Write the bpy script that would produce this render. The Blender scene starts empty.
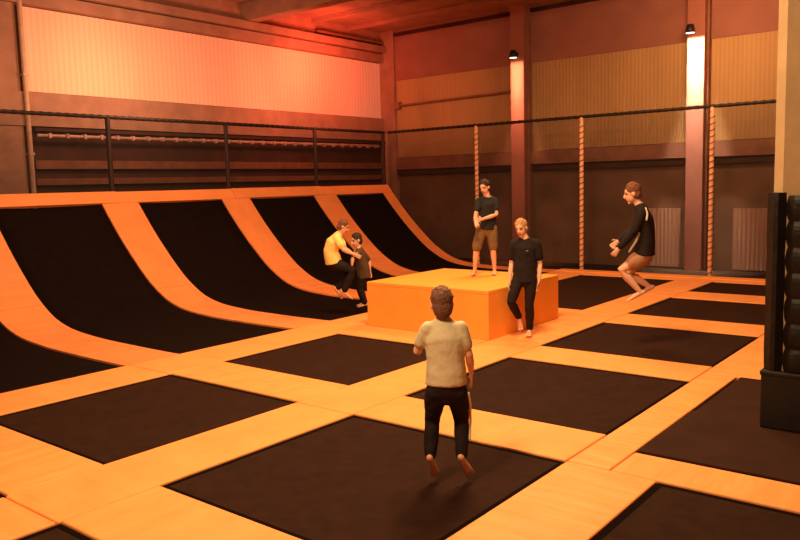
import bpy, bmesh, math, random
from mathutils import Vector, Matrix
random.seed(7)
C = bpy.context.scene.collection
sc = bpy.context.scene
V = Vector

# ---------------------------------------------------------------- materials
def new_mat(name):
    m = bpy.data.materials.new(name); m.use_nodes = True
    nt = m.node_tree; b = nt.nodes['Principled BSDF']
    return m, nt, b

def mat(name, col, rough=.6, var=.12, scale=6., bump=0., bscale=40., spec=.4, metal=0., emit=None, estr=0., coords='Object'):
    m, nt, b = new_mat(name)
    tc = nt.nodes.new('ShaderNodeTexCoord')
    n = nt.nodes.new('ShaderNodeTexNoise'); n.inputs['Scale'].default_value = scale; n.inputs['Detail'].default_value = 5
    nt.links.new(tc.outputs[coords], n.inputs['Vector'])
    r = nt.nodes.new('ShaderNodeMapRange'); r.inputs['From Min'].default_value = .3; r.inputs['From Max'].default_value = .7
    r.inputs['To Min'].default_value = 1-var; r.inputs['To Max'].default_value = 1+var
    nt.links.new(n.outputs['Fac'], r.inputs['Value'])
    mx = nt.nodes.new('ShaderNodeVectorMath'); mx.operation = 'SCALE'; mx.inputs[0].default_value = col
    nt.links.new(r.outputs['Result'], mx.inputs['Scale'])
    nt.links.new(mx.outputs['Vector'], b.inputs['Base Color'])
    b.inputs['Roughness'].default_value = rough; b.inputs['Specular IOR Level'].default_value = spec; b.inputs['Metallic'].default_value = metal
    if bump:
        n2 = nt.nodes.new('ShaderNodeTexNoise'); n2.inputs['Scale'].default_value = bscale; n2.inputs['Detail'].default_value = 3
        nt.links.new(tc.outputs[coords], n2.inputs['Vector'])
        bp = nt.nodes.new('ShaderNodeBump'); bp.inputs['Strength'].default_value = bump; bp.inputs['Distance'].default_value = .02
        nt.links.new(n2.outputs['Fac'], bp.inputs['Height']); nt.links.new(bp.outputs['Normal'], b.inputs['Normal'])
    if emit:
        b.inputs['Emission Color'].default_value = (*emit, 1); b.inputs['Emission Strength'].default_value = estr
    return m

def vinyl(name, col, axis):
    """padded vinyl: faint cross creases + mottling"""
    m = mat(name, col, rough=.5, var=.07, scale=2.3, spec=.22)
    nt = m.node_tree; b = nt.nodes['Principled BSDF']
    tc = [n for n in nt.nodes if n.type == 'TEX_COORD'][0]
    mp = nt.nodes.new('ShaderNodeMapping'); s = [.8, .8, .8]; s[axis] = 3.2; mp.inputs['Scale'].default_value = s
    nt.links.new(tc.outputs['Object'], mp.inputs['Vector'])
    n = nt.nodes.new('ShaderNodeTexNoise'); n.inputs['Scale'].default_value = 1.5; n.inputs['Detail'].default_value = 2.2
    nt.links.new(mp.outputs['Vector'], n.inputs['Vector'])
    bp = nt.nodes.new('ShaderNodeBump'); bp.inputs['Strength'].default_value = .6; bp.inputs['Distance'].default_value = .06
    nt.links.new(n.outputs['Fac'], bp.inputs['Height']); nt.links.new(bp.outputs['Normal'], b.inputs['Normal'])
    return m

def corrugated(name, col, axis, pitch=.11, depth=.5, var=.1, emit=None, estr=0., col2=None, grad=None):
    """profiled sheet: bump ridges across `axis`, large mottling, optional change of tone along grad=(axis,a,b)"""
    m, nt, b = new_mat(name)
    tc = nt.nodes.new('ShaderNodeTexCoord')
    sx = nt.nodes.new('ShaderNodeSeparateXYZ'); nt.links.new(tc.outputs['Object'], sx.inputs['Vector'])
    mu = nt.nodes.new('ShaderNodeMath'); mu.operation = 'MULTIPLY'; mu.inputs[1].default_value = 2*math.pi/pitch
    nt.links.new(sx.outputs[axis], mu.inputs[0])
    si = nt.nodes.new('ShaderNodeMath'); si.operation = 'SINE'; nt.links.new(mu.outputs[0], si.inputs[0])
    bp = nt.nodes.new('ShaderNodeBump'); bp.inputs['Strength'].default_value = depth; bp.inputs['Distance'].default_value = .02
    nt.links.new(si.outputs[0], bp.inputs['Height']); nt.links.new(bp.outputs['Normal'], b.inputs['Normal'])
    n = nt.nodes.new('ShaderNodeTexNoise'); n.inputs['Scale'].default_value = .8; n.inputs['Detail'].default_value = 5
    mp = nt.nodes.new('ShaderNodeMapping'); s = [1, 1, .35]; mp.inputs['Scale'].default_value = s
    nt.links.new(tc.outputs['Object'], mp.inputs['Vector']); nt.links.new(mp.outputs['Vector'], n.inputs['Vector'])
    r = nt.nodes.new('ShaderNodeMapRange'); r.inputs['From Min'].default_value = .3; r.inputs['From Max'].default_value = .7
    r.inputs['To Min'].default_value = 1-var; r.inputs['To Max'].default_value = 1+var; nt.links.new(n.outputs['Fac'], r.inputs['Value'])
    # troughs slightly darker than ridges
    r2 = nt.nodes.new('ShaderNodeMapRange'); r2.inputs['From Min'].default_value = -1; r2.inputs['To Min'].default_value = .92; r2.inputs['To Max'].default_value = 1.05
    nt.links.new(si.outputs[0], r2.inputs['Value'])
    pr = nt.nodes.new('ShaderNodeMath'); pr.operation = 'MULTIPLY'; nt.links.new(r.outputs[0], pr.inputs[0]); nt.links.new(r2.outputs[0], pr.inputs[1])
    base = nt.nodes.new('ShaderNodeMix'); base.data_type = 'RGBA'
    base.inputs['A'].default_value = (*col, 1); base.inputs['B'].default_value = (*(col2 or col), 1); base.inputs['Factor'].default_value = 0
    if grad:
        g = nt.nodes.new('ShaderNodeMapRange'); g.inputs['From Min'].default_value = grad[1]; g.inputs['From Max'].default_value = grad[2]
        nt.links.new(sx.outputs[grad[0]], g.inputs['Value']); nt.links.new(g.outputs[0], base.inputs['Factor'])
    mx = nt.nodes.new('ShaderNodeVectorMath'); mx.operation = 'SCALE'
    nt.links.new(base.outputs['Result'], mx.inputs[0]); nt.links.new(pr.outputs[0], mx.inputs['Scale'])
    nt.links.new(mx.outputs['Vector'], b.inputs['Base Color'])
    b.inputs['Roughness'].default_value = .65; b.inputs['Specular IOR Level'].default_value = .2
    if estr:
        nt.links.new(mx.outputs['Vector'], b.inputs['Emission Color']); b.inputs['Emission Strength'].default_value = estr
    return m

def net_mat():
    m, nt, b = new_mat('black knotted net')
    b.inputs['Base Color'].default_value = (.012, .008, .006, 1); b.inputs['Roughness'].default_value = .8
    out = [n for n in nt.nodes if n.type == 'OUTPUT_MATERIAL'][0]
    tc = nt.nodes.new('ShaderNodeTexCoord'); sx = nt.nodes.new('ShaderNodeSeparateXYZ'); nt.links.new(tc.outputs['Object'], sx.inputs[0])
    res = []
    for ax in ('X', 'Z'):
        mu = nt.nodes.new('ShaderNodeMath'); mu.operation = 'MULTIPLY'; mu.inputs[1].default_value = 1/.02; nt.links.new(sx.outputs[ax], mu.inputs[0])
        fr = nt.nodes.new('ShaderNodeMath'); fr.operation = 'FRACT'; nt.links.new(mu.outputs[0], fr.inputs[0])
        lt = nt.nodes.new('ShaderNodeMath'); lt.operation = 'LESS_THAN'; lt.inputs[1].default_value = .19; nt.links.new(fr.outputs[0], lt.inputs[0]); res.append(lt)
    mx = nt.nodes.new('ShaderNodeMath'); mx.operation = 'MAXIMUM'; nt.links.new(res[0].outputs[0], mx.inputs[0]); nt.links.new(res[1].outputs[0], mx.inputs[1])
    tr = nt.nodes.new('ShaderNodeBsdfTransparent'); ms = nt.nodes.new('ShaderNodeMixShader')
    nt.links.new(mx.outputs[0], ms.inputs[0]); nt.links.new(tr.outputs[0], ms.inputs[1]); nt.links.new(b.outputs[0], ms.inputs[2])
    nt.links.new(ms.outputs[0], out.inputs['Surface'])
    return m

ORANGE = (.92, .335, .088)
M = dict(
    padY=vinyl('orange vinyl lengthwise', ORANGE, 1),
    padX=vinyl('orange vinyl crosswise', ORANGE, 0),
    ramp=vinyl('orange vinyl ramp', (.88, .285, .085), 0),
    boxm=mat('orange vinyl box', (.97, .38, .06), rough=.5, var=.05, scale=2.5, bump=.12, bscale=5, spec=.2),
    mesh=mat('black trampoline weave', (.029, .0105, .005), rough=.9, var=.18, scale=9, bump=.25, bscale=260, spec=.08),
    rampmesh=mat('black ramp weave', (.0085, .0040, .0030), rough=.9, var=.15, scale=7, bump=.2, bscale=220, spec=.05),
    landing=mat('dark landing mat vinyl', (.036, .0125, .006), rough=.85, var=.15, scale=3, bump=.15, bscale=30, spec=.1),
    web=mat('black webbing hem', (.007, .003, .002), rough=.9, spec=.03),
    floor=mat('dark concrete', (.03, .014, .008), rough=.95, var=.2, scale=3, spec=.03),
    concrete=mat('warm concrete', (.42, .27, .17), rough=.85, var=.12, scale=3, bump=.2, bscale=20, spec=.15),
    concrete_d=mat('brown concrete beam', (.40, .20, .13), rough=.85, var=.15, scale=2.5, bump=.2, bscale=16, spec=.15),
    ceil=mat('brown ceiling deck', (.40, .20, .12), rough=.85, var=.12, scale=2, spec=.1),
    darkwall=mat('dark recess wall', (.07, .028, .018), rough=.9, var=.25, scale=2, spec=.1),
    redband=mat('red brown ledge', (.24, .09, .05), rough=.8, var=.2, scale=4, spec=.15),
    paneL=corrugated('left cladding with added glow', (.92, .50, .30), 'Y', pitch=.13, depth=.12, var=.07, estr=.1),  # weak glow added to the sheet's own colour to brighten it, no lamp behind
    cladlo=corrugated('yellow brown cladding', (.52, .30, .13), 'X', pitch=.10, depth=.15, var=.16),
    cladhi=mat('mauve wall board', (.36, .15, .11), rough=.8, var=.1, scale=1.5, spec=.1),
    wallband=mat('reddish wall band', (.30, .13, .08), rough=.8, var=.2, scale=3, spec=.15),
    lower=mat('dark brown lower wall', (.20, .105, .06), rough=.9, var=.2, scale=1.5, bump=.2, bscale=14, spec=.1),
    lowpanel=corrugated('pinkish ribbed panel', (.46, .24, .16), 'X', pitch=.1, depth=.4, var=.1),
    colred=mat('painted steel column', (.36, .13, .085), rough=.6, var=.06, scale=3, spec=.3),
    cream=mat('cream concrete pillar', (.47, .31, .165), rough=.8, var=.09, scale=3, bump=.2, bscale=12, spec=.15),
    blackv=mat('black vinyl wrap', (.012, .007, .0045), rough=.5, var=.3, scale=4, bump=.7, bscale=9, spec=.3),
    plinth=mat('black plinth vinyl', (.020, .012, .009), rough=.5, var=.2, scale=4, bump=.25, bscale=9, spec=.35),
    blackmetal=mat('black metal', (.015, .010, .008), rough=.5, spec=.4),
    post=mat('orange padded post', (.95, .46, .24), rough=.6, var=.1, scale=6),
    darkpost=mat('dark brown padded post', (.028, .010, .006), rough=.7, var=.1, scale=6),
    lace=mat('black lacing', (.03, .015, .01), rough=.8),
    pipe=mat('pale steel pipe', (.62, .36, .24), rough=.5, var=.1, scale=8, spec=.4),
    tray=mat('galvanised pipe', (.55, .30, .22), rough=.4, var=.35, scale=9, spec=.5),
    lens=mat('lamp lens', (1, .9, .75), emit=(1, .88, .7), estr=2.5),
    net=net_mat(),
    skin=mat('skin', (.78, .42, .27), rough=.55, var=.06, scale=9, spec=.3),
    eye=mat('dark eye', (.03, .015, .01), rough=.3),
    lip=mat('lips', (.50, .16, .10), rough=.5),
    hair_brown=mat('brown hair', (.19, .075, .04), rough=.7, var=.4, scale=60, bump=.6, bscale=120),
    hair_dark=mat('dark hair', (.035, .016, .010), rough=.7, var=.4, scale=60, bump=.6, bscale=120),
    hair_blond=mat('blond hair', (.52, .27, .10), rough=.8, var=.15, scale=60, bump=.6, bscale=120),
    hair_auburn=mat('auburn hair', (.20, .065, .028), rough=.7, var=.35, scale=60, bump=.6, bscale=120),
    shirt_grey=mat('pale grey cotton', (.66, .56, .36), rough=.9, var=.07, scale=8, bump=.5, bscale=14, spec=.1),
    shirt_black=mat('black cotton', (.022, .014, .012), rough=.9, var=.15, scale=8, bump=.5, bscale=14, spec=.15),
    shirt_navy=mat('dark cotton', (.030, .026, .026), rough=.9, var=.15, scale=8, bump=.5, bscale=14, spec=.15),
    shirt_yellow=mat('yellow cotton', (1, .70, .22), rough=.9, var=.08, scale=8, bump=.5, bscale=14, spec=.1),
    shirt_olive=mat('dark olive cotton', (.10, .06, .03), rough=.9, var=.15, scale=8, bump=.5, bscale=14, spec=.1),
    trouser=mat('black trouser cloth', (.020, .012, .011), rough=.85, var=.15, scale=8, bump=.5, bscale=12, spec=.15),
    shorts_brown=mat('olive brown shorts cloth', (.20, .115, .05), rough=.9, var=.1, scale=8, bump=.5, bscale=12, spec=.1),
    shorts_tan=mat('tan shorts cloth', (.42, .21, .12), rough=.9, var=.1, scale=8, bump=.5, bscale=12, spec=.1),
    white=mat('white stripe cloth', (.80, .70, .55), rough=.8),
    printm=mat('small grey chest print', (.25, .20, .16), rough=.8),
)

# ---------------------------------------------------------------- mesh helpers
def link(name, me, m, parent=None, smooth=False):
    o = bpy.data.objects.new(name, me); C.objects.link(o)
    for mm in (m if isinstance(m, (list, tuple)) else [m]): me.materials.append(mm)
    if smooth:
        for p in me.polygons: p.use_smooth = True
    if parent: o.parent = parent
    return o
def obj(name, bm, m, parent=None, smooth=False):
    bmesh.ops.recalc_face_normals(bm, faces=bm.faces)
    me = bpy.data.meshes.new(name); bm.to_mesh(me); bm.free()
    return link(name, me, m, parent, smooth)
def tag(o, label, cat, group=None, kind=None):
    o['label'] = label; o['category'] = cat
    if group: o['group'] = group
    if kind: o['kind'] = kind
    return o
def struct(name, bm, m, label=None, cat=None, smooth=False):
    o = obj(name, bm, m, smooth=smooth); o['kind'] = 'structure'
    if label: o['label'] = label
    if cat: o['category'] = cat
    return o
def empty(name, loc, rz=0):
    o = bpy.data.objects.new(name, None); C.objects.link(o); o.location = loc; o.rotation_euler = (0, 0, rz); o.empty_display_size = .1
    return o
def box(bm, a, b, bev=0., seg=2):
    vs = [bm.verts.new((x, y, z)) for x in (a[0], b[0]) for y in (a[1], b[1]) for z in (a[2], b[2])]
    f = [(0,1,3,2),(4,6,7,5),(0,4,5,1),(2,3,7,6),(0,2,6,4),(1,5,7,3)]
    fs = [bm.faces.new([vs[i] for i in q]) for q in f]
    if bev:
        es = {e for q in fs for e in q.edges}
        bmesh.ops.bevel(bm, geom=list(es), offset=bev, segments=seg, profile=.6, affect='EDGES')
def BX(a, b, bev=0., seg=2):
    bm = bmesh.new(); box(bm, a, b, bev, seg); return bm

def tube(bm, pts, rads, side=None, n=14, cap=True, flat0=False):
    """closed lofted tube; rads = (across side axis, across the other)"""
    pts = [V(p) for p in pts]; rads = [(r, r) if isinstance(r, (int, float)) else r for r in rads]
    P, R_, T = [], [], []
    for i, p in enumerate(pts):
        a = pts[max(i-1, 0)]; b = pts[min(i+1, len(pts)-1)]; T.append((b-a).normalized())
    def ring(p, t, r):
        s = V(side) if side is not None else V((1, 0, 0))
        if abs(s.normalized().dot(t)) > .95: s = V((0, 1, 0)) if side is None else s+V((.01, .3, .2))
        s = (s - t*s.dot(t)).normalized(); q = t.cross(s)
        return [bm.verts.new(p + s*r[0]*math.cos(2*math.pi*k/n) + q*r[1]*math.sin(2*math.pi*k/n)) for k in range(n)]
    rings = []
    if cap and not flat0:
        r = rads[0]; m_ = min(r)
        for k in (.97, .7): rings.append(ring(pts[0]-T[0]*m_*k, T[0], tuple(x*math.sqrt(1-k*k) for x in r)))
    for p, t, r in zip(pts, T, rads): rings.append(ring(p, t, r))
    if cap:
        r = rads[-1]; m_ = min(r)
        for k in (.7, .97): rings.append(ring(pts[-1]+T[-1]*m_*k, T[-1], tuple(x*math.sqrt(1-k*k) for x in r)))
    for a, b in zip(rings, rings[1:]):
        for k in range(n): bm.faces.new((a[k], a[(k+1) % n], b[(k+1) % n], b[k]))
    bm.faces.new(rings[0][::-1]); bm.faces.new(rings[-1])
def ell(bm, c, r, axes=None, seg=14):
    A = Matrix.Identity(3) if axes is None else Matrix([V(a) for a in axes]).transposed()
    M4 = Matrix.Translation(V(c)) @ (A.to_4x4()) @ Matrix.Diagonal((*r, 1))
    bmesh.ops.create_uvsphere(bm, u_segments=seg, v_segments=seg//2+2, radius=1, matrix=M4)

def remeshed(name, bm, m, parent, voxel=.01, smooth_it=3, disp=0., dscale=.1):
    me = bpy.data.meshes.new(name); bm.to_mesh(me); bm.free()
    o = bpy.data.objects.new(name, me); C.objects.link(o)
    r = o.modifiers.new('r', 'REMESH'); r.mode = 'VOXEL'; r.voxel_size = voxel
    s = o.modifiers.new('s', 'SMOOTH'); s.iterations = smooth_it; s.factor = .5
    if disp:
        tx = bpy.data.textures.new(name, 'CLOUDS'); tx.noise_scale = dscale
        d = o.modifiers.new('d', 'DISPLACE'); d.texture = tx; d.strength = disp; d.mid_level = .5
    dg = bpy.context.evaluated_depsgraph_get(); dg.update()
    nm = bpy.data.meshes.new_from_object(o.evaluated_get(dg))
    bpy.data.objects.remove(o)
    nm.name = name; nm.materials.clear()
    return link(name, nm, m, parent, True)

# ---------------------------------------------------------------- the hall shell
WX, WY = -16.2, 19.5          # left wall plane, back wall plane
struct('floor', BX((WX-.2, -4, -.14), (8, WY+.2, -.08)), M['floor'], 'dark floor under the trampolines', 'floor')

# left wall: stacked bands, one continuous wall with the beams and the pale cladding on it
struct('wall_left', BX((WX-.25, -4, -.14), (WX-.02, WY+.2, 7.6)), M['darkwall'], 'left hall wall', 'wall')
struct('wall_back', BX((WX-.2, WY+.02, -.14), (8, WY+.25, 7.6)), M['lower'], 'back hall wall', 'wall')
bm = BX((WX-.012, 7.93, 4.32), (WX+.04, 19.36, 6.03))
tag(obj('cladding_panel', bm, M['paneL']), 'long bright ribbed cladding panel high on the left wall', 'wall panel')
n_ = 0
def trim(a, b, m, bev=.0):
    global n_; n_ += 1
    return struct('trim_%d' % n_, BX(a, b, bev), M[m])
trim((WX-.02, -4, 6.05), (WX+.22, 19.36, 6.30), 'concrete_d', .01)      # lintel beam above the panel
trim((WX-.02, -4, 6.33), (WX+.34, 19.36, 6.52), 'concrete_d', .01)
trim((WX-.02, -4, 6.52), (WX+.10, 19.3, 7.2), 'concrete_d')            # upper wall
trim((WX-.02, 16.4, 6.60), (WX+.28, 19.3, 6.66), 'redband')
trim((WX-.02, -4, 3.60), (WX+.16, 19.36, 4.30), 'concrete_d', .01)      # beam below the panel
trim((WX-.02, 8.0, 3.50), (WX+.20, 19.36, 3.57), 'darkwall')
trim((WX-.02, 8.0, 2.72), (WX+.12, 19.36, 2.90), 'redband')             # ledge
trim((WX-.02, 8.0, 2.38), (WX+.10, 19.36, 2.52), 'redband')
trim((WX-.02, 7.15, -.08), (WX+.12, 7.80, 7.2), 'concrete_d', .015)     # left column
trim((WX, 19.36, -.08), (WX+.62, WY+.02, 7.2), 'concrete_d', .01)       # corner column
bm = bmesh.new(); tube(bm, [(WX+.30, 8.0, 3.40), (WX+.30, 18.9, 3.42)], [.035, .035], n=10)
for i in range(28): box(bm, (WX+.24, 8.2+i*.39, 3.355), (WX+.36, 8.26+i*.39, 3.455))
tag(obj('wall_pipe', bm, M['tray']), 'long pale horizontal pipe with clips running along the dark left wall', 'pipe')
bm = bmesh.new(); tube(bm, [(WX+.20, 7.87, -.07), (WX+.20, 7.86, 6.9)], [.05, .05], n=12)
for z in (3.0, 4.6, 6.2): box(bm, (WX+.02, 7.81, z), (WX+.26, 7.922, z+.05))
tag(obj('down_pipe', bm, M['pipe']), 'pale vertical pipe beside the left wall column', 'pipe')

# back wall bands between columns
colx = [(-11.22, -10.80), (-6.38, -5.97)]     # column fronts
spans = [(WX+.62, -11.24), (-10.78, -6.40), (-5.95, 8)]
for i, (a, b) in enumerate(spans):
    tag(obj('cladding_panel', BX((a, WY-.03, 3.05), (b, WY+.012, 5.45)), M['cladlo']),
        ['yellow brown ribbed cladding between the hall corner and first lit column', 'yellow brown ribbed cladding between the two lit columns',
         'yellow brown ribbed cladding between the brightest lit column and cream pillar'][i], 'wall panel')
    trim((a, WY-.06, 5.45), (b, WY+.02, 7.2), 'cladhi')
    trim((a, WY-.14, 2.66), (b, WY+.02, 3.03), 'wallband', .01)
    trim((a, WY-.12, 6.80), (b, WY+.0, 6.90), 'darkwall')
trim((WX+.62, WY-.10, 2.50), (8, WY-.01, 2.60), 'darkwall')
for i, (a, b) in enumerate([(-7.55, -6.62), (-5.35, -2.4)]):
    tag(obj('wall_panel', BX((a, WY-.05, -.05), (b, WY+.012, 1.42)), M['lowpanel']),
        ['pinkish ribbed panel low on the wall left of the bright column', 'wide pinkish ribbed panel low on the wall behind the cream pillar'][i], 'wall panel')
bm = bmesh.new(); tube(bm, [(WX+.75, WY-.12, 4.66), (-11.3, WY-.12, 4.72)], [.035, .035], n=8); box(bm, (WX+.62, WY-.18, 4.56), (WX+.82, WY-.03, 4.78))
tag(obj('brace_rail', bm, M['wallband']), 'thin reddish rail across the cladding by the hall corner', 'rail')
for i, (a, b) in enumerate(colx):
    r = empty('wall_column', ((a+b)/2, WY-.2, 0))
    w = (b-a)/2
    obj('shaft', BX((-w, -.2, -.08), (w, .2, 7.1), .012), M['colred'], r)
    obj('flange', BX((w, -.02, -.08), (w+.05, .2, 7.1), .005), M['wallband'], r)
    tag(r, ['painted wall column glowing red below its lamp, nearer the hall corner', 'painted wall column lit brilliant white below its lamp, beside the cream pillar'][i], 'column', 'lit wall columns')

# ceiling + beam
bm = bmesh.new()
pts = [(WX-.2, 6.98), (-11.5, 7.0), (-6.4, 6.78), (8, 6.2)]
v = []
for y in (-4, WY+.2):
    for x, z in pts: v.append((bm.verts.new((x, y, z)), bm.verts.new((x, y, z+.12))))
for i in range(3):
    a, b, c, d = v[i], v[i+1], v[i+5], v[i+4]
    bm.faces.new((a[0], b[0], c[0], d[0])); bm.faces.new((a[1], d[1], c[1], b[1]))
    bm.faces.new((a[0], a[1], b[1], b[0])); bm.faces.new((d[0], c[0], c[1], d[1]))
bm.faces.new((v[0][0], v[4][0], v[4][1], v[0][1])); bm.faces.new((v[3][0], v[3][1], v[7][1], v[7][0]))
struct('ceiling', bm, M['ceil'], 'brown hall ceiling', 'ceiling')
tag(obj('ceiling_beam', BX((WX+.1, 13.75, 6.53), (6, 14.1, 6.99), .015), M['concrete_d']), 'deep brown beam crossing under the ceiling from the left wall', 'beam', kind='structure')
for k, y in enumerate((16.3, 17.9)):
    tag(obj('ceiling_purlin', BX((WX+.1, y, 6.86), (-3, y+.1, 6.98)), M['concrete_d']), ['thin ceiling purlin behind the deep beam', 'thin ceiling purlin close to the back wall'][k], 'beam', kind='structure')

# ---------------------------------------------------------------- trampolines
XC = dict(B=(-7.94, -5.73), C=(-4.96, -2.70), D=(-1.97, .25))
Y0, PY, WYM = 3.22, 2.955, 2.15
def row(r): return (Y0+PY*(r-1), 16.68 if r == 5 else Y0+PY*(r-1)+WYM+.03 - (.10 if r >= 3 else 0))
def bed(xa, xb, ya, yb, label, group='flat black trampoline beds'):
    r = empty('trampoline_bed', ((xa+xb)/2, (ya+yb)/2, -.08))
    w, d = (xb-xa)/2-.001, (yb-ya)/2-.001
    bm = bmesh.new(); N = 14
    g = [[bm.verts.new((-w+.04+(2*w-.08)*i/N, -d+.04+(2*d-.08)*j/N, .061-.012*math.sin(math.pi*i/N)*math.sin(math.pi*j/N))) for j in range(N+1)] for i in range(N+1)]
    for i in range(N):
        for j in range(N): bm.faces.new((g[i][j], g[i+1][j], g[i+1][j+1], g[i][j+1]))
    obj('jumping_mesh', bm, M['mesh'], r, True)
    bm = bmesh.new()
    for a, b in (((-w, -d, 0), (w, -d+.045, .063)), ((-w, d-.045, 0), (w, d, .063)), ((-w, -d+.045, 0), (-w+.045, d-.045, .063)), ((w-.045, -d+.045, 0), (w, d-.045, .063))): box(bm, a, b)
    obj('hem', bm, M['web'], r)
    return tag(r, label, 'trampoline', group)
bed(*XC['B'], *row(0), 'black trampoline corner at the left edge below the large left bed')
bed(*XC['B'], *row(1), 'black trampoline at lower left, its upper side facing the leftmost ramp')
bed(*XC['B'], *row(2), 'black trampoline in front of the orange box, left of the grey-shirted boy')
bed(XC['B'][0], XC['B'][1], 12.06, 16.65, 'black trampoline directly behind the orange box, reaching the back fence')
bed(*XC['C'], *row(0), 'black trampoline corner at bottom left below the boy\'s large bed')
bed(*XC['C'], *row(1), 'large black trampoline under the jumping boy in the grey shirt')
bed(*XC['C'], *row(2), 'black trampoline to the right of the grey-shirted boy')
bed(*XC['C'], *row(3), 'black trampoline under the jumper in the dark striped jacket')
bed(*XC['C'], *row(4), 'black trampoline behind the one under the dark-jacketed jumper')
bed(*XC['C'], *row(5), 'farthest black trampoline, small sliver left of the padded pillar by the fence')
bed(*XC['D'], *row(1), 'black trampoline cut by the bottom right corner of the picture')

# landing mat round the pillar foot (folding mat of two halves)
r = empty('landing_mat', (-1.0, 7.3, -.08)); tag(r, 'dark brown folding landing mat around the foot of the black padded pillar', 'mat')
obj('mat_half', BX((-1.32, -1.4, 0), (1.3, -.05, .092), .012), M['landing'], r)
obj('mat_half', BX((-1.30, -.045, 0), (1.3, 1.48, .086), .012), M['landing'], r)

def pad(xa, xb, ya, yb, label, m, z1=.0, group='orange vinyl pads between the flat trampolines'):
    g = .004
    o = obj('safety_pad', BX((xa+g, ya+g, -.08), (xb-g, yb-g, z1), .016, 3), M[m])
    return tag(o, label, 'safety pad', group)
# strip along the ramp feet
S0 = (-8.80, XC['B'][0]); S1 = (XC['B'][1], XC['C'][0]); S2 = (XC['C'][1], XC['D'][0])
def cuts(i0, i1): return [(row(i)[0]-.80, row(i+1)[0]-.80) for i in range(i0, i1)]
S2CUT = row(1)[1]
lab0 = ['orange pad at left edge below the leftmost ramp foot', 'orange pad between the leftmost ramp foot and the lower left trampoline',
        'orange pad at the foot of the second ramp, left of the box', 'orange pad along the ramp foot left of the orange box side',
        'orange pad at the ramp foot behind the orange box', 'orange pad at the foot of the farthest ramp']
for (a, b), l in zip(cuts(0, 6), lab0): pad(S0[0], S0[1], a, min(b, 16.95), l, 'padY')
lab1 = ['wide orange pad between the two bottom left trampoline corners', 'orange pad between the lower left bed and the boy\'s large bed',
        'orange pad running up to the near corner of the orange box', 'orange pad along the right face of the orange box, under the walker in black',
        'orange pad right of the trampoline behind the orange box', 'farthest orange pad of its strip, right of the bed behind the box']
for (a, b), l in zip(cuts(0, 6), lab1): pad(S1[0], S1[1], a, min(b, 16.95), l, 'padY')
lab2 = ['orange pad at the bottom edge between boy\'s bed and bottom right bed', 'wide creased orange pad at bottom right beside the boy\'s large bed',
        'orange pad between the right-hand bed and the dark landing mat', 'orange pad right of the bed under the dark-jacketed jumper',
        'orange pad hidden mostly by the pillar near the back', 'orange pad near the fence behind the pillar']
for i, ((a, b), l) in enumerate(zip([(row(0)[0]-.8, row(1)[0]-.8), (row(1)[0]-.8, S2CUT), (S2CUT, 8.8)], lab2)):
    pad(S2[0], S2[1] if i < 2 else -2.34, a, b if i < 2 else 8.8, l, 'padY')
xr = .9
pad(S2[0], xr, 9.13-.33, row(4)[0]-.8, lab2[3], 'padY')
pad(S2[0], xr, row(4)[0]-.8, 16.95, lab2[4], 'padY')
# cross pads
labB = ['orange cross pad below the lower left trampoline', 'orange cross pad between lower left bed and the bed before the box', 'orange cross pad at the foot of the box front face', 'orange cross pad just behind the orange box']
for i in range(4):
    ya = row(i)[1]; yb = row(i+1)[0]
    if i == 3: ya, yb = 11.14, 12.06
    pad(XC['B'][0], XC['B'][1], ya, 9.3 if i == 2 else yb, labB[i], 'padX')
labC = ['broad orange cross pad between bottom left corner bed and boy\'s bed', 'orange cross pad behind the boy\'s large bed, crossing behind his legs', 'orange cross pad between the right-hand bed and the jacketed jumper\'s bed',
        'orange cross pad beyond the jacketed jumper\'s bed', 'narrow orange cross pad in front of the farthest small trampoline']
for i in range(5): pad(XC['C'][0], XC['C'][1], row(i)[1], row(i+1)[0], labC[i], 'padX')
pad(-2.34, XC['D'][1], row(1)[1], 5.885, 'orange cross pad between bottom right bed and the dark landing mat', 'padX')
pad(XC['D'][0], XC['D'][1], row(0)[1], row(1)[0], 'orange cross pad in front of the bottom right bed', 'padX')
for a, b, l in ((XC['B'][0], XC['B'][1], 'orange edge pad at the fence foot behind the box'), (XC['C'][0], XC['C'][1], 'orange edge pad at the fence foot right of centre')):
    pad(a, b, 16.66 if a < -7 else row(5)[1], 16.95, l, 'padX')
tag(obj('fence_foot_pad', BX((-8.77, 16.96, -.08), (xr, 17.34, .03), .02, 3), M['padX']), 'long orange pad running along the foot of the back fence', 'safety pad')

# ---------------------------------------------------------------- orange box
r = empty('vaulting_box', (-6.815, 10.145, .001))
hx, hy = 1.115, .985
obj('side_padding', BX((-hx, -hy-.12, .0), (hx, hy, .643), .006, 2), M['boxm'], r)
obj('top_pad', BX((-hx-.001, -hy-.121, .643), (hx+.001, hy+.001, .700), .010, 3), M['boxm'], r)
tag(r, 'large flat-topped orange vinyl box that the barefoot youth stands on', 'box')

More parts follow.
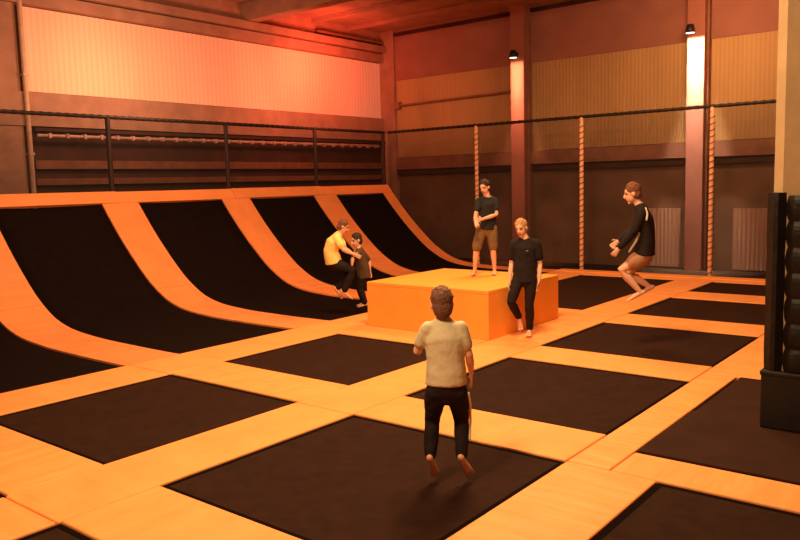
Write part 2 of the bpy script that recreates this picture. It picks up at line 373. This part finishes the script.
# ---------------------------------------------------------------- quarter-pipe ramps
PROF = [(-14.17, 1.97), (-13.82, 1.56), (-13.46, 1.18), (-13.10, .84), (-12.76, .55), (-12.50, .375), (-12.20, .215), (-11.90, .115), (-11.55, .05), (-11.1, .012), (-10.6, -.01), (-9.7, -.02), (-8.82, -.02)]
def smooth_prof(P, n=4):
    out = []
    for i in range(len(P)-1):
        p0, p1, p2, p3 = P[max(i-1, 0)], P[i], P[i+1], P[min(i+2, len(P)-1)]
        for k in range(n):
            t = k/n
            out.append(tuple(.5*((2*p1[j])+(-p0[j]+p2[j])*t+(2*p0[j]-5*p1[j]+4*p2[j]-p3[j])*t*t+(-p0[j]+3*p1[j]-3*p2[j]+p3[j])*t**3) for j in (0, 1)))
    return out+[P[-1]]
SP = smooth_prof(PROF)
def sheet(pr, ya, yb, off, th, x0=-99, x1=99, bev=.012, sag=0.):
    """a padded sheet swept along the ramp profile"""
    pr = [p for p in pr if x0 <= p[0] <= x1]
    if x1 < 0: pr[-1] = (pr[-1][0]-.005, pr[-1][1]+.0035)
    bm = bmesh.new(); top = []; bot = []; N = 8 if sag else 1
    for i, (x, z) in enumerate(pr):
        a = pr[max(i-1, 0)]; b = pr[min(i+1, len(pr)-1)]
        n = V((-(b[1]-a[1]), 0, b[0]-a[0])).normalized()
        t_ = []; b_ = []
        for j in range(N+1):
            y = ya+(yb-ya)*j/N
            s = -sag*math.sin(math.pi*j/N)
            p = V((x, y, z)) + n*(off+s); q = p-n*th
            t_.append(bm.verts.new(p)); b_.append(bm.verts.new(q))
        top.append(t_); bot.append(b_)
    for i in range(len(pr)-1):
        for j in range(N):
            bm.faces.new((top[i][j], top[i][j+1], top[i+1][j+1], top[i+1][j])); bm.faces.new((bot[i][j], bot[i+1][j], bot[i+1][j+1], bot[i][j+1]))
        bm.faces.new((top[i][0], top[i+1][0], bot[i+1][0], bot[i][0])); bm.faces.new((top[i][N], bot[i][N], bot[i+1][N], top[i+1][N]))
    for k in (0, len(pr)-1):
        for j in range(N): bm.faces.new((top[k][j], bot[k][j], bot[k][j+1], top[k][j+1]))
    return bm
def ry(i): return (Y0+PY*i-.02, Y0+PY*i+2.13)        # bed of ramp i
rl = ['curved black ramp bed at the far left edge, mostly cut off', 'large curved black ramp bed behind the lower left trampoline', 'curved black ramp bed left of the boy in the yellow shirt',
      'curved black ramp bed behind the boy in the yellow shirt', 'farthest curved black ramp bed, last before the back fence']
cl = ['curved orange pad left of the large left ramp bed, at the left edge', 'curved orange pad right of the large left ramp bed',
      'curved orange pad passing just left of and below the yellow-shirted boy', 'curved orange pad rising behind the yellow-shirted boy\'s head', 'thin curved orange pad ending the ramps at the back fence']
sl = ['sloping orange pad at the left edge above its curved pad', 'sloping upper orange pad between first and second full ramp beds', 'sloping upper orange pad between second and third full ramp beds',
      'sloping upper orange pad between the two farthest ramp beds', 'sloping upper orange pad at the far end of the ramps']
tl = ['top edge pad above the ramp cut by left picture edge', 'orange top edge pad above the large left ramp bed', 'orange top edge pad above the second full ramp bed', 'orange top edge pad above the third full ramp bed', 'orange top edge pad above the farthest ramp bed']
TOPP = [(-14.345, 2.195), (-14.33, 2.185), (-14.25, 2.085), (-14.17, 1.975)]
for i in range(5):
    ya, yb = ry(i)
    if i == 4: yb = 17.0
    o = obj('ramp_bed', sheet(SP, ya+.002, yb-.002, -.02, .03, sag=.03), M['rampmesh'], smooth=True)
    tag(o, rl[i], 'ramp', 'curved black quarter-pipe beds')
    yc = ry(i+1)[0] if i < 4 else 17.40
    o = obj('curved_pad', sheet(SP, yb, yc, .008, .05, x0=-12.5, x1=-8.78), M['ramp'], smooth=False); tag(o, cl[i], 'safety pad', 'curved lower pads of the ramps')
    o = obj('sloping_pad', sheet(SP, yb, yc, .008, .05, x1=-12.495), M['ramp']); tag(o, sl[i], 'safety pad', 'sloping upper pads of the ramps')
    o = obj('top_edge_pad', sheet(TOPP, ry(i)[0]-.40+.005, (ry(i+1)[0]-.40 if i < 4 else 17.40)-.005, .008+.012*(i % 2), .07), M['ramp']); tag(o, tl[i], 'safety pad', 'top edge pads of the ramps')
# timber back of the ramps, seen only from the side
r = empty('ramp_support', (-14.2, 10, -.08)); tag(r, 'dark support structure behind and under the row of curved ramps', 'support')
for i in range(6):
    y = (ry(i)[0]-.4) if i < 5 else 17.1
    bm = bmesh.new()
    pr = [p for p in SP if p[0] < -10.9][::4]
    lo = [(p[0]+14.2, p[1]+.08-.20) for p in pr]
    lo = [(x, max(z, .01)) for x, z in lo]
    for s in (0, .06):
        pass
    A = [bm.verts.new((x, y-10, z)) for x, z in lo]; B = [bm.verts.new((x, y-10+.06, z)) for x, z in lo]
    a0, b0 = bm.verts.new((lo[0][0], y-10, 0)), bm.verts.new((lo[0][0], y-10+.06, 0))
    bm.faces.new(A+[a0]); bm.faces.new((B+[b0])[::-1])
    L1, L2 = A+[a0], B+[b0]
    for k in range(len(L1)): bm.faces.new((L1[k], L1[(k+1) % len(L1)], L2[(k+1) % len(L2)], L2[k]))
    obj('side_rib', bm, M['lower'], r)
obj('back_panel', BX((-.165, -6.5, 0), (-.135, 7.35, 2.0)), M['lower'], r)

# ---------------------------------------------------------------- fences
def fence(name, p0, p1, posts, z0s, zt, m_post, label, laced, znet=-1):
    d = V((p1[0]-p0[0], p1[1]-p0[1], 0)); L = d.length
    r = empty(name, (p0[0], p0[1], 0), math.atan2(d.y, d.x)); tag(r, label, 'fence')
    bm = bmesh.new(); tube(bm, [(0, 0, zt), (L, 0, zt)], [.036, .036], n=10); obj('top_rail', bm, M['blackmetal'], r, True)
    bm = bmesh.new()
    for k in range(int(L/.17)): tube(bm, [(.05+.17*k, -.0, zt), (.11+.17*k, 0, zt)], [.043, .043], n=8)
    o = obj('rail_lacing', bm, M['lace'], r)
    for t in posts:
        bm = bmesh.new(); tube(bm, [(t, 0, z0s), (t, 0, zt-.04)], [.05, .05], n=12)
        pst = obj('post', bm, M[m_post], r, True)
        if laced:
            bm = bmesh.new(); hz = zt-.1-z0s-.06; K = int(hz/.135*10)
            tube(bm, [(t+.055*math.cos(k*math.pi/5), .055*math.sin(k*math.pi/5), z0s+.06+.0135*k) for k in range(K)], [.0095]*K, n=6)
            obj('lacing', bm, M['lace'], pst)
    zn = max(z0s, znet); bm = bmesh.new(); vs = [bm.verts.new(p) for p in ((0, .0, zn), (L, .0, zn), (L, .0, zt), (0, .0, zt))]; bm.faces.new(vs)
    obj('net', bm, M['net'], r)
    return r
fence('netted_fence', (-14.36, 17.50), (1.2, 17.50), [3.02, 6.03, 9.08, 12.09, 15.04], -.08, 3.70, 'post', 'tall black net fence with orange laced posts across the back', True)
r = fence('netted_fence', (-14.435, 2.0), (-14.435, 17.42), [3.7, 6.70, 9.68, 12.58, 15.36], -.08, 3.70, 'darkpost', 'black net fence with dark posts along the top of the ramps', False, 2.0)

# ---------------------------------------------------------------- lamps on the columns
for i, (a, b) in enumerate(colx):
    x = (a+b)/2 - (.02 if i == 0 else .08); z = 5.60
    r = empty('spotlight', (x, WY-.4-.005, z)); tag(r, ['small black lamp at the top of the reddish lit column', 'small black lamp at the top of the white lit column'][i], 'lamp')
    bm = bmesh.new(); tube(bm, [(0, -.17, .16), (0, -.165, .05), (0, -.16, -.03)], [.07, .10, .115], n=18, cap=False); obj('housing', bm, M['blackmetal'], r, True)
    bm = bmesh.new(); box(bm, (-.02, -.10, .03), (.02, .0, .07)); box(bm, (-.05, -.02, -.02), (.05, .005, .12)); obj('bracket', bm, M['blackmetal'], r)
    bm = bmesh.new(); tube(bm, [(0, -.16, -.032), (0, -.16, -.040)], [.10, .10], n=18, cap=False); obj('lens', bm, M['lens'], r, True)
    l = bpy.data.lights.new('beam', 'AREA'); l.shape = 'RECTANGLE'; l.size = .40; l.size_y = .24; l.spread = math.radians(34); l.energy = [38, 95][i]; l.color = [(1, .42, .24), (1, .86, .66)][i]
    lo = bpy.data.objects.new('beam', l); C.objects.link(lo); lo.parent = r; lo.location = ((a+b)/2-x, -.135, -.05); lo.rotation_euler = (math.radians(3), 0, 0)

# ---------------------------------------------------------------- pillar
def chamfer_prism(bm, x0, x1, y0, y1, z0, z1, c, zs=None, wob=None):
    P = [(x0+c, y0), (x1-c, y0), (x1, y0+c), (x1, y1-c), (x1-c, y1), (x0+c, y1), (x0, y1-c), (x0, y0+c)]
    lv = [bm.verts.new((x, y, z0)) for x, y in P]; hv = [bm.verts.new((x, y, z1)) for x, y in P]
    for k in range(8): bm.faces.new((lv[k], lv[(k+1) % 8], hv[(k+1) % 8], hv[k]))
    bm.faces.new(lv[::-1]); bm.faces.new(hv)
r = empty('padded_pillar', (-1.25, 7.55, .003)); tag(r, 'cream concrete pillar wrapped below in black padding on a plinth', 'pillar')
bm = bmesh.new(); chamfer_prism(bm, -.405, .38, -.42, .40, .012, 6.75, .09); obj('concrete_shaft', bm, M['cream'], r)
# padding: puckered vinyl, two panels laced round the shaft
def puffed(x0, x1, y0, y1, z0, z1, n, depth):
    bm = bmesh.new(); rings = []
    K = 6*n
    for k in range(K+1):
        z = z0+(z1-z0)*k/K; s = depth*(abs(math.sin(math.pi*k/6))**.6)
        c = .06
        P = [(x0+c-s*.0, y0-s), (x1-c, y0-s), (x1+s, y0+c), (x1+s, y1-c), (x1-c, y1+s), (x0+c, y1+s), (x0-s, y1-c), (x0-s, y0+c)]
        rings.append([bm.verts.new((x, y, z)) for x, y in P])
    for a, b in zip(rings, rings[1:]):
        for k in range(8): bm.faces.new((a[k], a[(k+1) % 8], b[(k+1) % 8], b[k]))
    bm.faces.new(rings[0][::-1]); bm.faces.new(rings[-1]); return bm
obj('corner_padding', puffed(-.43, -.275, -.47, .42, .50, 2.045, 3, .006), M['blackv'], r, False)
obj('front_padding', puffed(-.27, .43, -.475, .46, .50, 2.02, 7, .018), M['blackv'], r, False)
obj('plinth', BX((-.435, -.50, .012), (.47, .50, .50), .015), M['plinth'], r)
obj('plinth_rim', BX((-.442, -.507, .475), (.477, .507, .515), .01), M['plinth'], r)

# ---------------------------------------------------------------- people
def hand(bm, wrist, d, palm_n, s, curl=.5, sidev=None):
    """palm, four unequal fingers and a thumb from its side; d = direction the hand points, palm_n = palm normal"""
    d = V(d).normalized(); n = V(palm_n); n = (n-d*n.dot(d)).normalized(); q = d.cross(n)
    if sidev is not None and q.dot(V(sidev)) < 0: q = -q
    w = V(wrist)
    tube(bm, [w, w+d*.035*s, w+d*.075*s], [(.024*s, .017*s), (.034*s, .014*s), (.036*s, .012*s)], side=q, n=12)
    for k, (off, ln) in enumerate(((.031, .066), (.010, .074), (-.011, .069), (-.031, .054))):
        a = w+d*.080*s+q*off*s; dr = (d+q*off*3.2).normalized()
        b = a+dr*ln*.45*s; dr2 = (dr+n*curl).normalized(); c = b+dr2*ln*.33*s; dr3 = (dr+n*curl*2.2).normalized(); e = c+dr3*ln*.25*s
        tube(bm, [a-dr*.012*s, b, c, e], [.0092*s, .0086*s, .008*s, .0068*s], n=8)
    a = w+d*.025*s+q*.028*s; b = a+(q*.8+d*.6+n*.25).normalized()*.04*s; c = b+(d+q*.25+n*.4).normalized()*.032*s
    tube(bm, [a, b, c], [.012*s, .0105*s, .008*s], n=8)
def foot(bm, an, toe, s):
    an, toe = V(an), V(toe); d = (toe-an); L = d.length; d.normalize()
    up = V((0, 0, 1)) if abs(d.z) < .8 else V((0, 1, 0)); side = d.cross(up).normalized(); u = side.cross(d)
    heel = an - d*.035*s - u*.03*s
    tube(bm, [heel, an.lerp(toe, .35)-u*.012*s, an.lerp(toe, .72)-u*.008*s, toe-d*.03*s], [(.030*s, .030*s), (.034*s, .032*s), (.042*s, .022*s), (.040*s, .015*s)], side=side, n=12)
    for k in range(5):
        o_ = (-.034+.017*k)*s; a = toe-d*.035*s+side*o_
        tube(bm, [a, a+d*(.045-.004*abs(k-1))*s], [.010*s, .009*s], n=7)

def person(loc, rz, J, fwd, look, H, label, hair='hair_brown', hairfull=1., shirt=None, trousers=None, shirt_hem=.0, sleeve=.5, legcut=1., shirt_name='t_shirt', trouser_name='trousers', palm=(0, 1, 0), curlL=.5, curlR=.5, voxel=.0085, girth=1., headk=1.06):
    s = H/1.70
    r = empty('person', loc, rz); tag(r, label, 'person')
    g = {k: V(v) for k, v in J.items()}
    side = (g['shR']-g['shL']).normalized()
    hs = (g['hipR']-g['hipL']).normalized()
    fw = V(fwd).normalized()
    pel, nk = g['pel'], g['nk']; mid = g.get('mid', pel.lerp(nk, .42)); ch = g.get('ch', pel.lerp(nk, .76))
    bm = bmesh.new(); gs = s*girth
    TS = [pel-(mid-pel).normalized()*.09*s, pel, mid, ch, nk-(nk-ch)*.18]
    TR = [(.13*gs, .09*gs), (.155*gs, .105*gs), (.128*gs, .088*gs), (.155*gs, .098*gs), (.10*gs, .06*gs)]
    tube(bm, TS, TR, side=side, n=18)
    tube(bm, [g['shL'], nk-(nk-ch)*.1, g['shR']], [.045*gs, .06*gs, .045*gs], n=12)
    hc = g['head']; lf = V(look).normalized(); up = (hc-nk).normalized()
    up = (up*.5+V((0, 0, 1))*.5); up = (up-lf*up.dot(lf)).normalized(); sd = lf.cross(up).normalized()
    tube(bm, [nk-(nk-ch)*.15, nk.lerp(hc, .3), hc-up*.05*s-lf*.015*s], [.062*s, .052*s, .05*s], n=12)
    ax = (sd, lf, up)
    hd = headk*s
    ell(bm, hc+up*.025*hd-lf*.008*hd, (.074*hd, .092*hd, .088*hd), ax, 18)            # cranium
    ell(bm, hc-up*.035*hd+lf*.022*hd, (.058*hd, .066*hd, .078*hd), ax, 16)            # face
    ell(bm, hc-up*.098*hd+lf*.058*hd, (.026*hd, .022*hd, .020*hd), ax, 10)            # chin
    tube(bm, [hc+up*.012*hd+lf*.084*hd, hc-up*.018*hd+lf*.103*hd, hc-up*.030*hd+lf*.100*hd], [.008*hd, .0125*hd, .0135*hd], n=8)   # nose
    ell(bm, hc+up*.022*hd+lf*.075*hd, (.050*hd, .014*hd, .010*hd), ax, 10)            # brow
    ell(bm, hc-up*.062*hd+lf*.082*hd, (.024*hd, .010*hd, .010*hd), ax, 10)            # lips
    for k in (-1, 1): ell(bm, hc+sd*.076*hd*k-up*.008*hd-lf*.005*hd, (.010*hd, .020*hd, .032*hd), ax, 10)   # ears
    for L in 'LR':
        sh, el, wr = g['sh'+L], g['el'+L], g['wr'+L]
        tube(bm, [sh, sh.lerp(el, .3), el, el.lerp(wr, .35), wr], [.046*gs, .044*gs, .034*gs, .036*gs, .023*s], n=12)
        hd_ = (g['haD'+L] if 'haD'+L in g else (wr-el))
        hand(bm, wr, hd_, g.get('pn'+L, V(palm)), s, curlL if L == 'L' else curlR, sidev=g.get('th'+L, fw))
        hp, kn, an, to = g['hip'+L], g['kn'+L], g['an'+L], g['to'+L]
        tube(bm, [hp, hp.lerp(kn, .35), kn, kn.lerp(an, .32), an], [.082*gs, .076*gs, .050*gs, .050*gs, .032*s], n=14)
        foot(bm, an, to, s)
    body = remeshed('body', bm, [M['skin'], M['eye'], M['lip']], r, voxel=voxel, smooth_it=2)
    for p in body.data.polygons:
        c = p.center-hc; x, y, z = c.dot(sd)/hd, c.dot(lf)/hd, c.dot(up)/hd
        if y > .05:
            if abs(abs(x)-.030) < .013 and abs(z-.003) < .007: p.material_index = 1
            elif abs(abs(x)-.031) < .019 and abs(z-.026) < .005: p.material_index = 1
            elif abs(x) < .024 and abs(z+.062) < .008: p.material_index = 2
    # hair: scalp shell + tufts
    bm = bmesh.new()
    ell(bm, hc+up*.040*hd-lf*.018*hd, (.083*hd, .094*hd, .087*hd), ax, 18)
    ell(bm, hc-up*.020*hd-lf*.040*hd, (.076*hd, .064*hd, .075*hd*hairfull), ax, 16)
    rnd = random.Random(int(H*1000))
    for k in range(70):
        a = rnd.uniform(0, 2*math.pi); e = rnd.uniform(.05, 1.5)
        n = sd*math.cos(a)*math.cos(e)+lf*math.sin(a)*math.cos(e)+up*math.sin(e)
        if n.dot(lf) > .65 and e < .7: continue
        p = hc+up*.042*hd-lf*.016*hd+V(sd*n.dot(sd)*.078+lf*n.dot(lf)*.090+up*n.dot(up)*.084)*hd
        dr = (n+lf*rnd.uniform(-.2, .8)+sd*rnd.uniform(-.6, .6)).normalized()
        tube(bm, [p-dr*.014, p+dr*.004*hd], [.015*hd, .010*hd], n=6)
    remeshed('hair', bm, M[hair], r, voxel=.008, smooth_it=1)
    # shirt
    if shirt:
        bm = bmesh.new(); e_ = .016*s+.006
        low = pel-(mid-pel).normalized()*shirt_hem*s
        TT = [low, pel.lerp(mid, .35), mid, ch, nk-(nk-ch)*.20]
        RR = [(.168*gs+.008, .115*gs+.012), (.160*gs+.008, .112*gs+.012), (.150*gs+.006, .102*gs+.012), (.160*gs+.010, .102*gs+.012), (.098*gs, .066*gs)]
        tube(bm, TT, RR, side=side, n=20, cap=True, flat0=True)
        tube(bm, [g['shL']+side*.01, nk-(nk-ch)*.16, g['shR']-side*.01], [.054*gs, .066*gs, .054*gs], n=12)
        for L in 'LR':
            sh, el, wr = g['sh'+L], g['el'+L], g['wr'+L]
            if sleeve <= 1:
                tip = sh.lerp(el, sleeve); tube(bm, [sh, sh.lerp(tip, .5), tip], [.060*gs, .062*gs, .060*gs], n=12)
            else:
                tube(bm, [sh, sh.lerp(el, .4), el, el.lerp(wr, .5), el.lerp(wr, .9)], [.064*gs, .060*gs, .052*gs, .048*gs, .036*gs], n=12)
        remeshed(shirt_name, bm, M[shirt], r, voxel=.012, smooth_it=3, disp=.012, dscale=.12)
    if trousers:
        bm = bmesh.new()
        tube(bm, [pel-(mid-pel).normalized()*.09*s, pel, pel.lerp(mid, .4)], [(.142*gs, .105*gs), (.166*gs, .116*gs), (.150*gs, .106*gs)], side=hs, n=18)
        for L in 'LR':
            hp, kn, an = g['hip'+L], g['kn'+L], g['an'+L]
            if legcut > 1:
                tube(bm, [hp, hp.lerp(kn, .4), kn, kn.lerp(an, .35), kn.lerp(an, .92)], [.094*gs, .088*gs, .066*gs, .066*gs, .052*gs], n=14)
            else:
                tube(bm, [hp, hp.lerp(kn, .4), hp.lerp(kn, legcut)], [.096*gs, .094*gs, .084*gs], n=14)
        remeshed(trouser_name, bm, M[trousers], r, voxel=.012, smooth_it=2, disp=.014, dscale=.1)
    return r, g

def yaw(loc): return math.atan2(loc[1], loc[0]) - math.pi/2

# 1: boy jumping, back to us
l = (-3.25, 4.5, 0)
r, g = person(l, yaw(l), dict(pel=(.035, 0, .75), mid=(.035, 0, .92), ch=(.03, 0, 1.08), nk=(.022, 0, 1.215), head=(.014, .015, 1.330), shL=(-.095, 0, 1.155), shR=(.145, 0, 1.155),
    elL=(-.175, .06, .965), wrL=(-.165, .24, .99), haDL=(.1, .8, .35), elR=(.205, .0, .95), wrR=(.222, .07, .80), haDR=(0, .2, -1), pnR=(-1, 0, 0), pnL=(.4, 0, 1),
    hipL=(-.040, 0, .69), hipR=(.105, 0, .69), knL=(-.075, .09, .44), knR=(.145, .09, .44), anL=(-.095, .0, .175), anR=(.138, .0, .175), toL=(-.058, .06, .025), toR=(.20, .055, .03)),
    (0, 1, 0), (-.12, 1, -.1), 1.46, 'barefoot boy jumping in mid-air seen from behind, pale grey t-shirt and black trousers', hair='hair_brown', shirt='shirt_grey', trousers='trouser', shirt_hem=.02, sleeve=.62, legcut=2, voxel=.007, hairfull=1.25, girth=1.03, headk=1.17)
bm = bmesh.new(); hp, kn, an = g['hipR'], g['knR'], g['anR']
tube(bm, [hp+V((.092, -.012, -.02)), hp.lerp(kn, .5)+V((.083, -.012, 0)), kn+V((.066, -.014, 0)), kn.lerp(an, .5)+V((.058, -.014, 0))], [(.012, .009)]*4, side=(0, 1, 0), n=8)
o = obj('side_stripe', bm, M['white'], r, True); o['label'] = 'white side stripe'

# 2: youth in black stepping beside the box, facing us
l = (-5.385, 9.63, 0)
r, g = person(l, yaw(l), dict(pel=(-.06, 0, .90), nk=(-.05, .01, 1.385), head=(-.105, -.02, 1.545), shL=(-.215, .0, 1.325), shR=(.11, 0, 1.325),
    elL=(-.25, .03, 1.04), wrL=(-.275, -.06, .80), elR=(.155, .03, 1.03), wrR=(.135, -.06, .79), haDR=(-.15, -.2, -1), pnL=(1, 0, 0), pnR=(-1, 0, 0), thL=(0, -1, 0), thR=(0, -1, 0),
    hipL=(-.145, 0, .85), hipR=(.025, 0, .85), knL=(-.255, -.13, .51), anL=(-.145, .13, .24), toL=(-.125, .06, .08), knR=(.0, -.04, .47), anR=(.0, .03, .085), toR=(-.02, -.15, .03)),
    (0, -1, 0), (-.45, -1, -.3), 1.67, 'barefoot blond youth in black t-shirt and trousers stepping beside the orange box', hair='hair_blond', shirt='shirt_black', trousers='trouser', shirt_hem=.13, sleeve=.68, legcut=2)
bm = bmesh.new(); box(bm, (-.045, -.142, 1.225), (-.010, -.128, 1.237), .003); o = obj('chest_print', bm, M['printm'], r); o['label'] = 'small grey chest print'

# 3: youth standing on the box
l = (-6.75, 10.60, .703)
person(l, yaw(l), dict(pel=(.05, 0, .80), nk=(.065, .0, 1.255), head=(.022, -.03, 1.415), shL=(-.075, -.07, 1.20), shR=(.185, .07, 1.20),
    elL=(-.125, -.17, .98), wrL=(-.135, -.27, .90), elR=(.205, -.05, .975), wrR=(-.02, -.235, .915), haDR=(-1, -.25, -.1), haDL=(.2, -.4, -.5), pnR=(0, 1, 0), pnL=(0, 1, 0), thR=(0, 0, 1), thL=(1, 0, 0),
    hipL=(-.03, -.03, .76), hipR=(.13, .03, .76), knL=(-.125, -.09, .43), knR=(.145, -.01, .43), anL=(-.155, -.02, .075), anR=(.165, .04, .075), toL=(-.205, -.18, .025), toR=(.15, -.14, .025)),
    (-.45, -1, 0), (-.5, -1, -.35), 1.58, 'youth in dark t-shirt and olive brown shorts standing on top of the orange box', hair='hair_dark', shirt='shirt_navy', trousers='shorts_brown', trouser_name='shorts', shirt_hem=.07, sleeve=.62, legcut=.92)

# 4: jumper in dark jacket
l = (-3.95, 10.0, 0)
r, g = person(l, yaw(l), dict(pel=(.075, 0, 1.24), mid=(.085, 0, 1.46), ch=(.07, 0, 1.66), nk=(.015, .0, 1.84), head=(-.075, .0, 2.00), shL=(.055, -.15, 1.78), shR=(.05, .15, 1.78),
    elL=(-.06, -.22, 1.50), wrL=(-.235, -.20, 1.29), elR=(-.05, .2, 1.52), wrR=(-.25, .14, 1.36), thL=(-1, 0, 1), thR=(-1, 0, 1), pnL=(0, 1, 0), pnR=(0, -1, 0),
    hipL=(.06, -.08, 1.17), hipR=(.06, .08, 1.17), knL=(-.21, -.10, .985), knR=(-.11, .10, .92), anL=(.03, -.08, .70), anR=(.15, .09, .745), toL=(-.135, -.10, .575), toR=(.01, .09, .63)),
    (-1, 0, -.2), (-1, -.1, -.25), 1.64, 'jumper in a black jacket with white stripes leaning forward above a far trampoline', hair='hair_auburn', shirt='shirt_black', shirt_name='jacket', trousers='shorts_tan', trouser_name='shorts', shirt_hem=.06, sleeve=2, legcut=.5, girth=1.2, headk=1.16)
bm = bmesh.new(); sh, el, wr = g['shL'], g['elL'], g['wrL']
tube(bm, [sh+V((.035, -.045, .03)), sh+V((.06, -.055, -.04)), sh+V((.05, -.065, -.12))], [(.013, .012)]*3, side=(1, 0, 0), n=8)
o = obj('shoulder_stripe', bm, M['white'], r, True); o['label'] = 'white shoulder stripe'
bm = bmesh.new(); tube(bm, [(.02, -.150, 1.49), (-.03, -.175, 1.37), (-.11, -.165, 1.24)], [(.014, .012), (.015, .012), (.012, .012)], side=(1, 0, 0), n=8)
o = obj('side_stripe', bm, M['white'], r, True); o['label'] = 'white side stripe'

# 5: boy in yellow
l = (-9.1, 9.8, 0.05)
person(l, yaw(l), dict(pel=(-.19, 0, .87), mid=(-.225, 0, 1.04), ch=(-.17, 0, 1.19), nk=(-.075, .0, 1.325), head=(.0, .0, 1.455), shL=(-.095, .15, 1.26), shR=(-.115, -.15, 1.26),
    elL=(.03, .14, 1.05), wrL=(.14, -.03, .99), elR=(.0, -.25, 1.07), wrR=(.17, -.27, .99), thL=(0, 0, 1), thR=(0, 0, 1), pnL=(0, -1, 0), pnR=(0, 1, 0),
    hipL=(-.19, .075, .83), hipR=(-.19, -.075, .83), knL=(.11, .10, .64), knR=(.14, -.09, .70), anL=(-.16, .09, .36), anR=(-.02, -.08, .34), toL=(-.05, .09, .20), toR=(.12, -.08, .20)),
    (1, 0, -.2), (1, 0, -.5), 1.56, 'crouching boy in bright yellow t-shirt and black trousers jumping left of the box', hair='hair_auburn', shirt='shirt_yellow', trousers='trouser', shirt_hem=.05, sleeve=.6, legcut=2, girth=1.25, headk=1.1)
# 6: child behind
l = (-9.12, 10.42, -.0)
person(l, yaw(l), dict(pel=(-.07, 0, .66), nk=(-.13, .0, 1.08), head=(-.175, .0, 1.225), shL=(-.125, -.125, 1.02), shR=(-.10, .125, 1.02),
    elL=(-.25, -.24, .93), wrL=(-.27, -.36, .80), elR=(.04, .15, .83), wrR=(.05, .10, .64), thL=(0, 0, 1), thR=(-1, 0, 0), pnL=(0, 1, 0), pnR=(0, -1, 0),
    hipL=(-.07, -.06, .62), hipR=(-.07, .06, .62), knL=(-.13, -.07, .35), knR=(-.15, .07, .35), anL=(-.06, -.07, .085), anR=(-.08, .07, .085), toL=(-.19, -.08, .03), toR=(-.21, .08, .03)),
    (-1, 0, 0), (-1, -.5, -.3), 1.36, 'dark-haired child in olive t-shirt half hidden between yellow-shirted boy and box', hair='hair_dark', shirt='shirt_olive', trousers='trouser', shirt_hem=.14, sleeve=.8, legcut=2, girth=1.2, headk=1.3)

# ---------------------------------------------------------------- light
def area(name, loc, target, size, e, col, sy=None, spread=None):
    l = bpy.data.lights.new(name, 'AREA'); l.energy = e; l.color = col; l.size = size
    if sy: l.shape = 'RECTANGLE'; l.size_y = sy
    if spread: l.spread = math.radians(spread)
    o = bpy.data.objects.new(name, l); C.objects.link(o); o.location = loc
    o.rotation_euler = (V(target)-V(loc)).to_track_quat('-Z', 'Y').to_euler(); return o
WARM = (1, .68, .36)
area('hall_light', (-4.6, 7.2, 6.3), (-4.6, 6.0, 0), 1.0, 515, WARM)
area('hall_light', (-6.5, 12.5, 6.3), (-6.5, 12.0, 0), 1.6, 330, (1, .60, .30))
area('hall_light', (-3.2, 1.2, 6.0), (-5.4, 7.0, 0), 1.0, 430, WARM)
area('ramp_light', (-10.0, 7.5, 6.3), (-11.5, 8.5, 0), 1.6, 260, (1, .56, .30))
area('red_wash', (-14.2, 15.6, 5.4), (-16.2, 16.6, 6.2), .9, 60, (1, .10, .05), spread=120)
area('wall_wash', (-13.6, 9.5, 4.6), (-16.2, 9.8, 5.1), .8, 85, (1, .50, .30))
area('wall_wash', (-13.6, 14.5, 4.6), (-16.2, 15.5, 5.2), .8, 100, (1, .22, .12))
area('back_wash', (-5.0, 16.2, 5.9), (-5.2, 19.5, 4.6), 1.5, 125, (1, .54, .24), sy=.4)
w = bpy.data.worlds.new('hall_air'); sc.world = w; w.use_nodes = True
w.node_tree.nodes['Background'].inputs[0].default_value = (1, .42, .22, 1); w.node_tree.nodes['Background'].inputs[1].default_value = .10

# ---------------------------------------------------------------- camera
cam = bpy.data.cameras.new('camera'); co = bpy.data.objects.new('camera', cam); C.objects.link(co); sc.camera = co
cam.sensor_width = 36; cam.sensor_fit = 'HORIZONTAL'; cam.lens = 773.2/800*36; cam.clip_start = .05
R3 = Matrix(((0.78136829, -0.04828228, 0.62219965), (0.62352012, 0.10224928, -0.77509208), (-0.02619625, 0.99358639, 0.10999932)))
co.matrix_world = Matrix.Translation((0, 0, 2.2)) @ R3.to_4x4()
sc.view_settings.view_transform = 'Standard'; sc.view_settings.look = 'None'; sc.view_settings.exposure = 0; sc.view_settings.gamma = 1
